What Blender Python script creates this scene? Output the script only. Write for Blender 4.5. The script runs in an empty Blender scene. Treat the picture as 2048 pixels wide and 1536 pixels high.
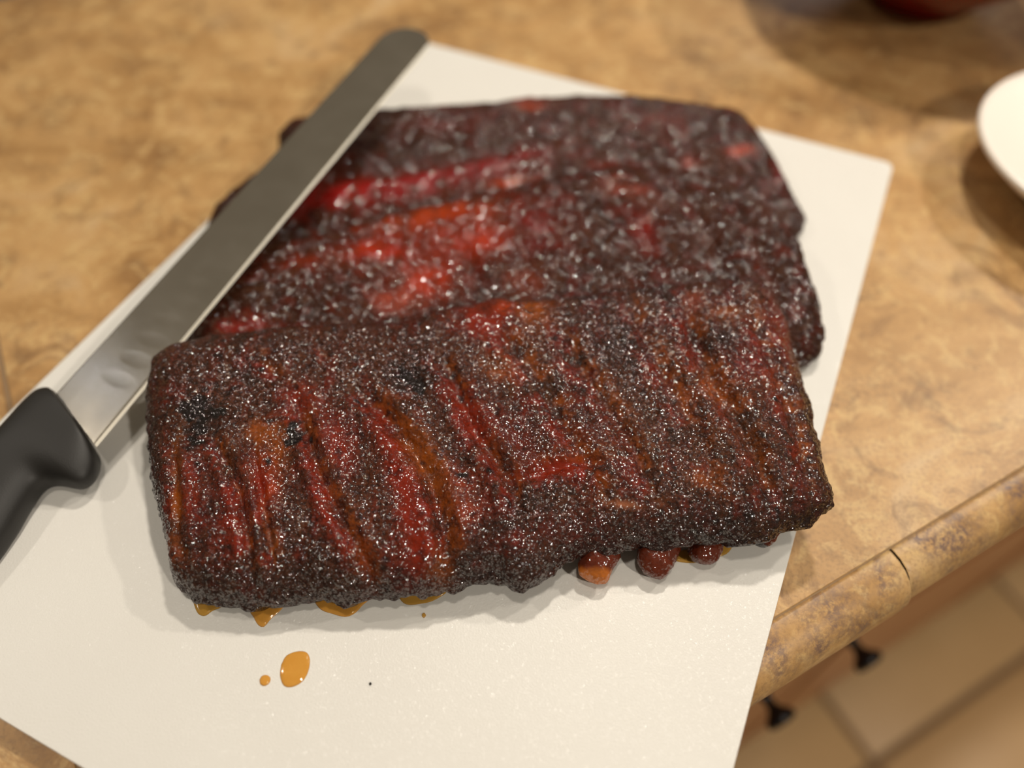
import bpy, bmesh, math, random
import numpy as np
from mathutils import Vector

sc = bpy.context.scene
col = sc.collection
random.seed(4)

# ------------------------------------------------------------------ calibration (metres, floor at z = 0)
COUNTER = 0.914            # top of the worktop
BT = 0.012                 # cutting board thickness
BOARD = COUNTER + BT       # top of the cutting board
CAMZ = BOARD + 0.3255
PITCH = math.radians(53.38)
FPX = 1540.0

# ------------------------------------------------------------------ camera
cd = bpy.data.cameras.new('camera')
cam = bpy.data.objects.new('camera', cd)
col.objects.link(cam)
cam.location = (0, 0, CAMZ)
cam.rotation_euler = (math.pi / 2 - PITCH, 0, 0)
cd.sensor_width = 36
cd.lens = 36 * FPX / 2048
cd.clip_start = 0.01
cd.dof.use_dof = True
cd.dof.focus_distance = 0.335
cd.dof.aperture_fstop = 2.3
cd.dof.aperture_blades = 0
sc.camera = cam

# ------------------------------------------------------------------ colour management
sc.view_settings.view_transform = 'Standard'
sc.view_settings.look = 'None'
sc.view_settings.gamma = 1.0
sc.view_settings.use_curve_mapping = False
sc.view_settings.exposure = -0.14
try:
    sc.cycles.use_denoising = True
    sc.cycles.sample_clamp_indirect = 4.0
    sc.cycles.max_bounces = 8
except Exception:
    pass

# ------------------------------------------------------------------ world: dim warm room light
w = bpy.data.worlds.new('room'); sc.world = w; w.use_nodes = True
bg = w.node_tree.nodes['Background']
bg.inputs['Color'].default_value = (1.0, 0.84, 0.62, 1)
bg.inputs['Strength'].default_value = 0.13

# ------------------------------------------------------------------ ceiling lamps (recessed cans), a large pale window and two added lights
def area(name, loc, target, size, power, colour, shape='DISK', size_y=None):
    l = bpy.data.lights.new(name, 'AREA'); l.shape = shape; l.size = size
    if size_y: l.size_y = size_y
    l.energy = power; l.color = colour
    o = bpy.data.objects.new(name, l); col.objects.link(o); o.location = loc
    o.rotation_euler = (Vector(target) - Vector(loc)).to_track_quat('-Z', 'Y').to_euler()
    return o
WARM = (1.0, 0.91, 0.785)
area('overhead_light', (0.26, 1.02, 2.44), (0.26, 1.0, 0), 0.12, 17.5, WARM)
area('overhead_light', (1.35, 1.05, 2.44), (1.35, 1.0, 0), 0.12, 17, WARM)
area('overhead_light', (-1.35, 0.55, 2.44), (-1.35, 0.5, 0), 0.12, 7.5, WARM)
area('overhead_light', (0.05, 0.05, 2.44), (0.05, 0.0, 0), 0.12, 5, WARM)
area('overhead_light', (1.2, -0.9, 2.44), (1.0, -0.7, 0), 0.12, 26, WARM)  # added fill to brighten the floor and cabinet front
area('blade_streak_light', (-1.32, 1.02, 2.3), (-0.2, 0.27, 0.94), 0.05, 0.075, (0.80, 0.86, 1.0), 'RECTANGLE', 0.3)  # added light, aimed to put a bluish streak on the blade near the heel
area('window_light', (1.6, 3.6, 2.1), (0.1, 0.4, 0.95), 1.0, 4, (0.92, 0.94, 1.0), 'RECTANGLE', 0.9)

# ------------------------------------------------------------------ helpers
SP, CP = math.sin(PITCH), math.cos(PITCH)
def at(u, v, z):
    """world point at height z seen in the photograph's pixel (u, v)"""
    dx = u - 1024.0; dy = CP * FPX - SP * (v - 768.0) * -1 * -1
    # forward (0,cp,-sp), up (0,sp,cp)
    dy = CP * FPX + SP * (768.0 - v)
    dz = -SP * FPX + CP * (768.0 - v)
    t = (z - CAMZ) / dz
    return Vector((dx * t, dy * t, z))
def to_px(x, y, z):
    zz = z - CAMZ
    dep = y * CP - zz * SP
    return 1024 + FPX * x / dep, 768 - FPX * (y * SP + zz * CP) / dep

def lin(r, g, b):
    f = lambda c: ((c / 255 + 0.055) / 1.055) ** 2.4 if c / 255 > 0.04045 else c / 255 / 12.92
    return np.array((f(r), f(g), f(b)))
def L4(r, g, b): return (*[float(c) for c in lin(r, g, b)], 1)

def tag(o, label=None, cat=None, group=None, kind=None):
    if label: o['label'] = label
    if cat: o['category'] = cat
    if group: o['group'] = group
    if kind: o['kind'] = kind
    return o
def empty(name, loc, label=None, cat=None, group=None, kind=None, rotz=0):
    o = bpy.data.objects.new(name, None); col.objects.link(o); o.location = loc
    o.rotation_euler = (0, 0, rotz); o.empty_display_size = 0.02
    return tag(o, label, cat, group, kind)
def link(name, me, mat, parent=None, smooth=True):
    if mat: me.materials.append(mat)
    if smooth: me.polygons.foreach_set('use_smooth', [True] * len(me.polygons))
    o = bpy.data.objects.new(name, me); col.objects.link(o)
    if parent: o.parent = parent
    return o
def localise(o):
    """parented meshes are written in world coordinates: take the parent's place off again"""
    if o.parent:
        p = o.parent; loc = Vector((0, 0, 0))
        while p: loc += p.location; p = p.parent
        o.data.transform(__import__('mathutils').Matrix.Translation(-loc))
    return o
def from_bm(name, bm, mat, parent=None, smooth=False):
    bmesh.ops.recalc_face_normals(bm, faces=bm.faces)
    me = bpy.data.meshes.new(name); bm.to_mesh(me); bm.free()
    return localise(link(name, me, mat, parent, smooth))
def grid_mesh(name, V, ni, nj, wrap_i=False, caps=False, extra=None):
    """V (ni*nj,3); quads"""
    I = np.arange(ni if wrap_i else ni - 1); J = np.arange(nj - 1)
    a, b = np.meshgrid(I, J, indexing='ij'); a2 = (a + 1) % ni
    q = np.stack([a * nj + b, a2 * nj + b, a2 * nj + b + 1, a * nj + b + 1], -1).reshape(-1, 4)
    me = bpy.data.meshes.new(name)
    me.vertices.add(len(V)); me.vertices.foreach_set('co', np.asarray(V, np.float32).ravel())
    loops = [q.ravel()]; tot = [np.full(len(q), 4)]
    for e in (extra or []):
        loops.append(np.asarray(e)); tot.append(np.array([len(e)]))
    loops = np.concatenate(loops); tot = np.concatenate(tot); st = np.concatenate([[0], np.cumsum(tot)[:-1]])
    me.loops.add(len(loops)); me.loops.foreach_set('vertex_index', loops.astype(np.int32))
    me.polygons.add(len(tot)); me.polygons.foreach_set('loop_start', st.astype(np.int32))
    me.polygons.foreach_set('loop_total', tot.astype(np.int32))
    me.update(calc_edges=True); me.validate()
    return me

# gradient noise in numpy
_rng = np.random.default_rng(7)
_perm = _rng.permutation(256); _perm = np.concatenate([_perm, _perm, _perm])
_gr = _rng.normal(size=(256, 3)); _gr /= np.linalg.norm(_gr, axis=1)[:, None]
def pn(P, scale, off=0.0):
    P = P * scale + off; i = np.floor(P).astype(np.int64); f = P - i; i &= 255
    u = f * f * f * (f * (f * 6 - 15) + 10); out = 0
    for dx in (0, 1):
        for dy in (0, 1):
            for dz in (0, 1):
                h = _perm[_perm[_perm[i[:, 0] + dx] + i[:, 1] + dy] + i[:, 2] + dz]
                g = _gr[h]
                d = g[:, 0] * (f[:, 0] - dx) + g[:, 1] * (f[:, 1] - dy) + g[:, 2] * (f[:, 2] - dz)
                w_ = (u[:, 0] if dx else 1 - u[:, 0]) * (u[:, 1] if dy else 1 - u[:, 1]) * (u[:, 2] if dz else 1 - u[:, 2])
                out = out + d * w_
    return out
def seg_dist(X, Y, pts):
    """distance to a polyline, the signed side (+ = right of the line) and the position along"""
    best = np.full(X.shape, 1e9); side = np.zeros(X.shape); along = np.zeros(X.shape)
    n = len(pts) - 1
    for k in range(n):
        ax, ay = pts[k]; bx, by = pts[k + 1]; dx, dy = bx - ax, by - ay; l2 = dx * dx + dy * dy
        t = np.clip(((X - ax) * dx + (Y - ay) * dy) / l2, 0, 1)
        ex, ey = X - ax - t * dx, Y - ay - t * dy; d = np.hypot(ex, ey); m = d < best
        best = np.where(m, d, best); side = np.where(m, np.sign(dx * ey - dy * ex), side); along = np.where(m, (k + t) / n, along)
    return best, -side, along
def resample(P, n, power=None):
    P = np.asarray(P, float)
    # Catmull-Rom through the points, then by arc length
    Q = np.vstack([2 * P[0] - P[1], P, 2 * P[-1] - P[-2]]); out = []
    for k in range(1, len(Q) - 2):
        for t in np.linspace(0, 1, 12, endpoint=False):
            a, b, c, d = Q[k - 1], Q[k], Q[k + 1], Q[k + 2]
            out.append(0.5 * (2 * b + (c - a) * t + (2 * a - 5 * b + 4 * c - d) * t * t + (3 * b - a - 3 * c + d) * t ** 3))
    out.append(P[-1]); out = np.array(out)
    s = np.concatenate([[0], np.cumsum(np.linalg.norm(np.diff(out, axis=0), axis=1))]); s /= s[-1]
    tt = np.asarray(n) if np.ndim(n) else np.linspace(0, 1, n)
    return np.stack([np.interp(tt, s, out[:, k]) for k in range(out.shape[1])], 1)

# ------------------------------------------------------------------ materials
def mat(name):
    m = bpy.data.materials.new(name); m.use_nodes = True
    return m, m.node_tree, m.node_tree.nodes['Principled BSDF']
def N(nt, typ, **kw):
    n = nt.nodes.new(typ)
    for k, v in kw.items():
        if k in n.inputs: n.inputs[k].default_value = v
        else: setattr(n, k, v)
    return n
def coords(nt, scale=(1, 1, 1), rot=(0, 0, 0)):
    tc = N(nt, 'ShaderNodeTexCoord'); mp = N(nt, 'ShaderNodeMapping')
    mp.inputs['Scale'].default_value = scale; mp.inputs['Rotation'].default_value = rot
    nt.links.new(tc.outputs['Object'], mp.inputs['Vector'])
    return mp.outputs['Vector']
def ramp(nt, fac, stops, interp='LINEAR'):
    r = N(nt, 'ShaderNodeValToRGB'); r.color_ramp.interpolation = interp
    e = r.color_ramp.elements
    while len(e) < len(stops): e.new(0.5)
    for k, (p, c) in enumerate(stops):
        e[k].position = p; e[k].color = c if len(c) == 4 else (*c, 1)
    nt.links.new(fac, r.inputs['Fac']); return r.outputs['Color']
def noise(nt, vec, scale, detail=4, rough=0.55, dist=0.0):
    n = N(nt, 'ShaderNodeTexNoise'); n.inputs['Scale'].default_value = scale
    n.inputs['Detail'].default_value = detail; n.inputs['Roughness'].default_value = rough
    n.inputs['Distortion'].default_value = dist
    nt.links.new(vec, n.inputs['Vector']); return n.outputs['Fac']
def mix(nt, fac, a, b, blend='MIX'):
    m = N(nt, 'ShaderNodeMix'); m.data_type = 'RGBA'; m.blend_type = blend
    for s, v in ((0, fac), (6, a), (7, b)):
        if hasattr(v, 'links'): nt.links.new(v, m.inputs[s])
        elif np.ndim(v) == 0: m.inputs[s].default_value = v
        else: m.inputs[s].default_value = v
    return m.outputs[2]
def bump(nt, h, strength, dist, prev=None):
    b = N(nt, 'ShaderNodeBump'); b.inputs['Strength'].default_value = strength; b.inputs['Distance'].default_value = dist
    nt.links.new(h, b.inputs['Height'])
    if prev: nt.links.new(prev, b.inputs['Normal'])
    return b
def math_n(nt, op, a, b=0.0):
    m = N(nt, 'ShaderNodeMath'); m.operation = op
    for k, v in ((0, a), (1, b)):
        if hasattr(v, 'links'): nt.links.new(v, m.inputs[k])
        else: m.inputs[k].default_value = v
    return m.outputs[0]

def meat_material(name, cell=1050, tilt=0.85, dot=(0.45, 0.75), low=0.35, rough=0.09, ior=1.75):
    m, nt, b = mat(name)
    a = N(nt, 'ShaderNodeAttribute'); a.attribute_name = 'col'
    v = coords(nt)
    # spice speckle on the painted ground colour
    f = noise(nt, v, 700, 3, 0.6)
    dark = ramp(nt, f, [(0.35, (0.25, 0.22, 0.22)), (0.62, (1.25, 1.2, 1.15))])
    c1 = mix(nt, a.outputs['Alpha'], (1, 1, 1, 1), dark)
    c2 = mix(nt, 1.0, a.outputs['Color'], c1, 'MULTIPLY')
    nt.links.new(c2, b.inputs['Base Color'])
    amp = math_n(nt, 'ADD', math_n(nt, 'MULTIPLY', a.outputs['Alpha'], 0.8), 0.12)
    n1 = noise(nt, v, 950, 1.0, 0.5)
    n2 = noise(nt, v, 330, 1.5, 0.5)
    h = math_n(nt, 'ADD', math_n(nt, 'MULTIPLY', n1, amp), math_n(nt, 'MULTIPLY', n2, 0.9))
    bp = bump(nt, h, 1.0, 0.0005)
    nt.links.new(bp.outputs['Normal'], b.inputs['Normal'])
    # sugar and glaze granules: every tiny cell is a facet with a tilt of its own
    vo = N(nt, 'ShaderNodeTexVoronoi'); vo.inputs['Scale'].default_value = cell
    nt.links.new(v, vo.inputs['Vector'])
    sub = N(nt, 'ShaderNodeVectorMath'); sub.operation = 'SUBTRACT'; nt.links.new(vo.outputs['Color'], sub.inputs[0]); sub.inputs[1].default_value = (.5, .5, .5)
    scl = N(nt, 'ShaderNodeVectorMath'); scl.operation = 'SCALE'; nt.links.new(sub.outputs[0], scl.inputs[0])
    nt.links.new(math_n(nt, 'ADD', math_n(nt, 'MULTIPLY', a.outputs['Alpha'], tilt), 0.25), scl.inputs['Scale'])
    add = N(nt, 'ShaderNodeVectorMath'); add.operation = 'ADD'; nt.links.new(bp.outputs['Normal'], add.inputs[0]); nt.links.new(scl.outputs[0], add.inputs[1])
    nm = N(nt, 'ShaderNodeVectorMath'); nm.operation = 'NORMALIZE'; nt.links.new(add.outputs[0], nm.inputs[0])
    nt.links.new(nm.outputs[0], b.inputs['Coat Normal'])
    b.inputs['Roughness'].default_value = 0.6
    b.inputs['Specular IOR Level'].default_value = 0.08
    # the glaze stands thick on each granule and thin between them
    wt_ = ramp(nt, vo.outputs['Distance'], [(dot[0], (1, 1, 1)), (dot[1], (low,) * 3)])
    nt.links.new(wt_, b.inputs['Coat Weight'])
    b.inputs['Coat Roughness'].default_value = rough
    b.inputs['Coat IOR'].default_value = ior
    return m

def counter_material(name, blot=0.0):
    m, nt, b = mat(name)
    v = coords(nt)
    big = noise(nt, v, 10, 6, 0.62, 0.8)
    c = ramp(nt, big, [(0.32, L4(138, 101, 60)), (0.46, L4(170, 130, 80)), (0.58, L4(190, 150, 98)), (0.74, L4(202, 172, 130))])
    sw = noise(nt, v, 46, 7, 0.7, 1.6)
    c = mix(nt, ramp(nt, sw, [(0.50, (0, 0, 0)), (0.62, (0.8, 0.8, 0.8))]), c, L4(204, 170, 116))
    dk = noise(nt, v, 30, 8, 0.72, 1.1)
    c = mix(nt, ramp(nt, dk, [(0.53, (0, 0, 0)), (0.68, (0.8, 0.8, 0.8))]), c, L4(120, 88, 56))
    cloud = noise(nt, v, 26 if blot else 16, 3, 0.5, 0.6)
    cm = ramp(nt, cloud, [(0.44 if blot else 0.54, (0, 0, 0)), (0.60 if blot else 0.72, (1, 1, 1))])
    sp = noise(nt, v, 330, 5, 0.75)
    spm = ramp(nt, sp, [(0.40 if blot else 0.45, (0, 0, 0)), (0.58, (0.95, 0.95, 0.95))])
    c = mix(nt, mix(nt, 1.0, cm, spm, 'MULTIPLY'), c, L4(108, 86, 80) if blot else L4(128, 98, 66))
    fine = noise(nt, v, 520, 3, 0.7)
    c = mix(nt, ramp(nt, fine, [(0.50, (0, 0, 0)), (0.68, (0.5, 0.5, 0.5))]), c, L4(136, 104, 70))
    nt.links.new(c, b.inputs['Base Color'])
    b.inputs['Roughness'].default_value = 0.42
    nt.links.new(bump(nt, noise(nt, v, 300, 3), 0.15, 0.0005).outputs['Normal'], b.inputs['Normal'])
    return m
M_counter = counter_material('speckled_stone_laminate')
M_nosing = counter_material('speckled_stone_nosing', 1.0)

m, nt, b = mat('white_plastic_board'); M_board = m
v = coords(nt)
c = mix(nt, noise(nt, v, 14, 3), L4(218, 215, 209), L4(224, 222, 216))
nt.links.new(c, b.inputs['Base Color'])
b.inputs['Roughness'].default_value = 0.45
vo = N(nt, 'ShaderNodeTexVoronoi'); vo.inputs['Scale'].default_value = 1300; nt.links.new(v, vo.inputs['Vector'])
bp = bump(nt, noise(nt, v, 1200, 2, 0.5), 0.3, 0.0004)
sub = N(nt, 'ShaderNodeVectorMath'); sub.operation = 'SUBTRACT'; nt.links.new(vo.outputs['Color'], sub.inputs[0]); sub.inputs[1].default_value = (.5, .5, .5)
scl = N(nt, 'ShaderNodeVectorMath'); scl.operation = 'SCALE'; nt.links.new(sub.outputs[0], scl.inputs[0]); scl.inputs['Scale'].default_value = 0.55
add = N(nt, 'ShaderNodeVectorMath'); add.operation = 'ADD'; nt.links.new(bp.outputs['Normal'], add.inputs[0]); nt.links.new(scl.outputs[0], add.inputs[1])
nm = N(nt, 'ShaderNodeVectorMath'); nm.operation = 'NORMALIZE'; nt.links.new(add.outputs[0], nm.inputs[0])
nt.links.new(bp.outputs['Normal'], b.inputs['Normal']); nt.links.new(nm.outputs[0], b.inputs['Coat Normal'])
b.inputs['Coat Weight'].default_value = 0.14; b.inputs['Coat Roughness'].default_value = 0.14

m, nt, b = mat('brushed_steel'); M_steel = m
v = coords(nt)
b.inputs['Base Color'].default_value = L4(240, 232, 218); b.inputs['Metallic'].default_value = 1
b.inputs['Roughness'].default_value = 0.26
sm = noise(nt, v, 45, 4, 0.6)
r_ = N(nt, 'ShaderNodeMapRange'); nt.links.new(sm, r_.inputs['Value']); r_.inputs['To Min'].default_value = 0.14; r_.inputs['To Max'].default_value = 0.26
nt.links.new(r_.outputs[0], b.inputs['Roughness'])

m, nt, b = mat('bright_steel_bevel'); M_bevel = m
b.inputs['Base Color'].default_value = L4(232, 226, 212); b.inputs['Metallic'].default_value = 1; b.inputs['Roughness'].default_value = 0.45

m, nt, b = mat('black_moulded_plastic'); M_black = m
v = coords(nt)
b.inputs['Base Color'].default_value = L4(31, 29, 27); b.inputs['Roughness'].default_value = 0.52
nt.links.new(bump(nt, noise(nt, v, 1500, 2), 0.25, 0.0003).outputs['Normal'], b.inputs['Normal'])

m, nt, b = mat('black_glossy_metal'); M_knob = m
b.inputs['Base Color'].default_value = L4(22, 22, 26); b.inputs['Roughness'].default_value = 0.22; b.inputs['Metallic'].default_value = 0.3

m, nt, b = mat('light_wood_cabinet'); M_wood = m
v = coords(nt, (6, 6, 0.8))
c = mix(nt, noise(nt, v, 14, 5, 0.6, 0.5), L4(176, 124, 80), L4(150, 100, 62))
nt.links.new(c, b.inputs['Base Color']); b.inputs['Roughness'].default_value = 0.4
m, nt, b = mat('dark_wood_plinth'); M_plinth = m
b.inputs['Base Color'].default_value = L4(96, 62, 38); b.inputs['Roughness'].default_value = 0.6

m, nt, b = mat('tan_floor_tile'); M_tile = m
v = coords(nt)
c = mix(nt, noise(nt, v, 7, 5, 0.6, 0.4), L4(196, 158, 108), L4(214, 178, 130))
nt.links.new(c, b.inputs['Base Color']); b.inputs['Roughness'].default_value = 0.45
m, nt, b = mat('brown_grout'); M_grout = m
b.inputs['Base Color'].default_value = L4(138, 112, 82); b.inputs['Roughness'].default_value = 0.9

m, nt, b = mat('dark_red_glaze'); M_red = m
b.inputs['Base Color'].default_value = L4(130, 6, 6); b.inputs['Roughness'].default_value = 0.25
m, nt, b = mat('white_glaze'); M_white = m
b.inputs['Base Color'].default_value = L4(240, 232, 222); b.inputs['Roughness'].default_value = 0.3

m, nt, b = mat('amber_sauce'); M_sauce = m
v = coords(nt)
c = mix(nt, noise(nt, v, 260, 4, 0.6), L4(226, 166, 76), L4(212, 146, 56))
nt.links.new(c, b.inputs['Base Color']); b.inputs['Roughness'].default_value = 0.06
b.inputs['Alpha'].default_value = 0.82; b.inputs['Coat Weight'].default_value = 0.5; b.inputs['Coat Roughness'].default_value = 0.05
m, nt, b = mat('thin_sauce_film'); M_film = m
b.inputs['Base Color'].default_value = L4(212, 160, 62); b.inputs['Roughness'].default_value = 0.12; b.inputs['Alpha'].default_value = 0.62
m, nt, b = mat('pepper'); M_pepper = m
b.inputs['Base Color'].default_value = L4(20, 14, 10); b.inputs['Roughness'].default_value = 0.6

# ------------------------------------------------------------------ worktop, cabinet and floor share one set of axes
A0 = at(1537, 1244, COUNTER)                       # a point of the seam between worktop and nosing
DX = Vector((0.87646, 0.48147, 0)); NX = Vector((0.48147, -0.87646, 0))   # along the edge / out over the floor
YAW = math.atan2(DX.y, DX.x)
def W(a, n, z): return Vector((A0.x, A0.y, 0)) + DX * a + NX * n + Vector((0, 0, z))
def box_an(bm, a0, a1, n0, n1, z0, z1, bev=0.0, seg=2):
    vs = [bm.verts.new(W(a, n, z)) for z in (z0, z1) for a, n in ((a0, n0), (a1, n0), (a1, n1), (a0, n1))]
    fs = [(0, 1, 2, 3), (4, 5, 6, 7), (0, 1, 5, 4), (1, 2, 6, 5), (2, 3, 7, 6), (3, 0, 4, 7)]
    F = [bm.faces.new([vs[i] for i in f]) for f in fs]
    if bev:
        E_ = list({e for f in F for e in f.edges})
        bmesh.ops.bevel(bm, geom=E_, offset=bev, segments=seg, affect='EDGES', profile=0.5)

# --- floor
fl = empty('floor', (0, 0, 0), kind='structure')
bm = bmesh.new(); box_an(bm, -3.2, 3.4, -1.2, 3.4, -0.05, -0.004); from_bm('grout', bm, M_grout, fl)
TS, G = 0.39, 0.012
a00 = 0.424 - 3 * TS; n00 = 0.108 - TS
tile_me = None
for i in range(9):
    for j in range(5):
        a0 = a00 + i * TS; n0 = n00 + j * TS
        if tile_me is None:
            bm = bmesh.new(); box_an(bm, a0 + G / 2, a0 + TS - G / 2, n0 + G / 2, n0 + TS - G / 2, -0.010, 0.0, 0.002)
            t0 = from_bm('tile', bm, M_tile, fl, True); tile_me = t0.data; base = (a0, n0)
        else:
            t = bpy.data.objects.new('tile', tile_me); col.objects.link(t); t.parent = fl
            t.location = DX * (a0 - base[0]) + NX * (n0 - base[1]) + Vector((0, 0, random.uniform(-.0004, .0002)))

# --- base cabinet under the worktop
cab = empty('base_cabinet', W(0.2, -0.3, 0), 'light wood base cabinet with black knobs under the stone worktop', 'cabinet')
bm = bmesh.new(); box_an(bm, -1.3, 2.2, -0.60, -0.020, 0.10, COUNTER - 0.041, 0.001); from_bm('body', bm, M_wood, cab)
bm = bmesh.new(); box_an(bm, -1.3, 2.2, -0.58, -0.012, 0.0, 0.10); from_bm('plinth', bm, M_plinth, cab)
def panel_door(a0, a1, z0, z1, name='door'):
    bm = bmesh.new(); box_an(bm, a0, a1, -0.020, -0.002, z0, z1, 0.0015)
    d = from_bm(name, bm, M_wood, cab)
    bm = bmesh.new(); box_an(bm, a0 + .05, a1 - .05, -0.002, 0.0005, z0 + .05, z1 - .05, 0.0009)
    p = from_bm('raised_panel', bm, M_wood, d)
    return d
def knob(a, z, parent):
    prof = [(0.0, 0.0075), (0.002, 0.0075), (0.004, 0.0045), (0.012, 0.0042), (0.016, 0.007), (0.020, 0.0118), (0.0235, 0.0128), (0.026, 0.0118), (0.0275, 0.007), (0.028, 0.0)]
    bm = bmesh.new(); S = 28; rings = []
    for n, r in prof:
        rings.append([bm.verts.new(W(a + math.cos(t) * r, -0.002 + n, z + math.sin(t) * r)) for t in [2 * math.pi * k / S for k in range(S)]] if r > 0 else [bm.verts.new(W(a, -0.002 + n, z))])
    for p, q in zip(rings, rings[1:]):
        for k in range(S):
            if len(q) == 1: bm.faces.new([p[k], p[(k + 1) % S], q[0]])
            else: bm.faces.new([p[k], p[(k + 1) % S], q[(k + 1) % S], q[k]])
    from_bm('knob', bm, M_knob, parent, True)
ZK = COUNTER - 0.29
d = panel_door(-0.265, 0.139, 0.125, COUNTER - 0.235); knob(0.094, ZK, d)
d = panel_door(0.143, 0.547, 0.125, COUNTER - 0.235); knob(0.184, ZK, d)
for a0, a1 in ((-0.265, 0.139), (0.143, 0.547)): panel_door(a0, a1, COUNTER - 0.215, COUNTER - 0.055, 'drawer')
for a0 in (-0.673, -1.08, 0.551, 0.957, 1.363): panel_door(a0, a0 + .402, 0.125, COUNTER - 0.235); panel_door(a0, a0 + .402, COUNTER - 0.215, COUNTER - 0.055, 'drawer')

# --- worktop: flat slabs and a rounded nosing in lengths
ct = empty('countertop', W(0.2, -0.3, COUNTER - .04), 'tan mottled stone-look worktop with rounded front nosing', 'countertop')
LG = at(5, 745, COUNTER); SEAM = (LG - W(0, 0, COUNTER)).dot(DX)
for a0, a1 in ((-1.35, SEAM - 0.0015), (SEAM + 0.0015, 2.2)):
    bm = bmesh.new(); box_an(bm, a0, a1, -0.75, -0.0004, COUNTER - 0.040, COUNTER, 0.0003, 1); from_bm('slab', bm, M_counter, ct)
bm = bmesh.new(); box_an(bm, -1.35, 2.2, -0.0006, 0.0004, COUNTER - 0.03, COUNTER - 0.0005); from_bm('joint_strip', bm, M_grout, ct)
bm = bmesh.new(); box_an(bm, SEAM - .0014, SEAM + .0014, -0.75, -0.0008, COUNTER - 0.03, COUNTER - 0.0009); from_bm('grout', bm, M_grout, ct)
prof = [(0.0000, -0.003), (0.0003, -0.0004), (0.002, 0.0), (0.007, -0.0003), (0.0115, -0.0018), (0.0155, -0.0045), (0.0185, -0.0082), (0.0204, -0.0125), (0.0212, -0.0175), (0.0212, -0.024), (0.0204, -0.030), (0.018, -0.035), (0.0145, -0.038), (0.010, -0.0395), (-0.012, -0.0400)]
def nosing(a0, a1, grow, dz):
    L = []
    for a, k in ((a0, 0.96), (a0 + .0008, 0.99), (a0 + .003, 1.0), (a1 - .003, 1.0), (a1 - .0008, 0.99), (a1, 0.95)):
        for n, z in prof:
            L.append(W(a, n * k * grow if n > 0 else n, COUNTER + dz + z * (2 - k)))
    nj = len(prof); me = grid_mesh('nosing', np.array([tuple(p) for p in L]), 6, nj, extra=[list(range(nj))[::-1], [5 * nj + k for k in range(nj)]])
    localise(link('nosing', me, M_nosing, ct))
MID = (at(1775, 1092, COUNTER) - W(0, 0, COUNTER)).dot(DX)
nosing(-0.55, MID - 0.0006, 1.07, 0.0)
nosing(MID + 0.0006, MID + 0.62, 0.97, 0.0)
nosing(-1.35, -0.5512, 1.0, 0.0); nosing(MID + .6212, 2.2, 1.0, 0.0)

# ------------------------------------------------------------------ cutting board
TL, TR, BR, BL = [at(*q, BOARD) for q in ((798, 71), (1788, 327), (1289, 2211), (-381, 1209))]
cen = (TL + TR + BR + BL) / 4
board = None
bm = bmesh.new(); r = 0.006; ring = []
cs = [TL, TR, BR, BL]
pts = []
for k in range(4):
    p, a, c = cs[k], cs[k - 1], cs[(k + 1) % 4]
    ua = (a - p).normalized(); uc = (c - p).normalized(); o = p + ua * r + uc * r
    for t in range(7):
        th = t / 6 * math.pi / 2; pts.append(o - uc * r * math.cos(th) - ua * r * math.sin(th))
def inset(P, d): return P + (cen - P).normalized() * d
rings = []
for d, z in ((0.0012, 0.0002), (0.0003, 0.0005), (0, 0.0015), (0, BT - 0.0015), (0.0003, BT - 0.0005), (0.0012, BT)):
    rings.append([bm.verts.new((inset(Vector((p.x, p.y, 0)), d).x, inset(Vector((p.x, p.y, 0)), d).y, COUNTER + z)) for p in pts])
for p, q in zip(rings, rings[1:]):
    for k in range(len(p)): bm.faces.new([p[k], p[(k + 1) % len(p)], q[(k + 1) % len(p)], q[k]])
bm.faces.new(rings[0][::-1]); bm.faces.new(rings[-1])
board = from_bm('cutting_board', bm, M_board)
tag(board, 'white plastic cutting board lying on the tan worktop under the ribs', 'cutting board')

# ------------------------------------------------------------------ racks of ribs
BARK = lin(68, 32, 15); BARK2 = lin(44, 20, 10); RED = lin(122, 27, 1); DEEP = lin(84, 21, 2); AMBER = lin(134, 64, 6); CHAR = lin(22, 10, 7)
ORANGE = lin(150, 50, 8); OLIVE = lin(76, 42, 20); PINK = lin(150, 70, 52)
M_meat = meat_material('glazed_smoked_meat')
M_meat2 = meat_material('sugared_smoked_meat', 430, 0.85, (0.30, 0.50), 0.12, 0.12, 2.1)

def spaced(n, k=0.10):
    """0..1 with the samples crowded at both ends, where the sides of the slab turn down"""
    x = np.linspace(0, 1, n); e = 0.12
    g = np.where(x < e, e * (x / e) ** 1.8, np.where(x > 1 - e, 1 - e * ((1 - x) / e) ** 1.8, x))
    return g
def coons(top, right, bottom, left, S, T):
    """top and bottom run left to right, left and right run bottom to top; S and T are 2-D"""
    def ev(c_, q):
        g = np.linspace(0, 1, 400); d = resample(c_, 400)
        return np.stack([np.interp(q, g, d[:, k]) for k in (0, 1)], -1)
    t_, b_, l_, r_ = ev(top, S), ev(bottom, S), ev(left, T), ev(right, T)
    s = S[..., None]; t = T[..., None]; c = lambda P: np.asarray(P, float)
    return (1 - t) * b_ + t * t_ + (1 - s) * l_ + s * r_ - ((1 - s) * (1 - t) * c(bottom[0]) + s * (1 - t) * c(bottom[-1]) + (1 - s) * t * c(top[0]) + s * t * c(top[-1]))
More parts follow.
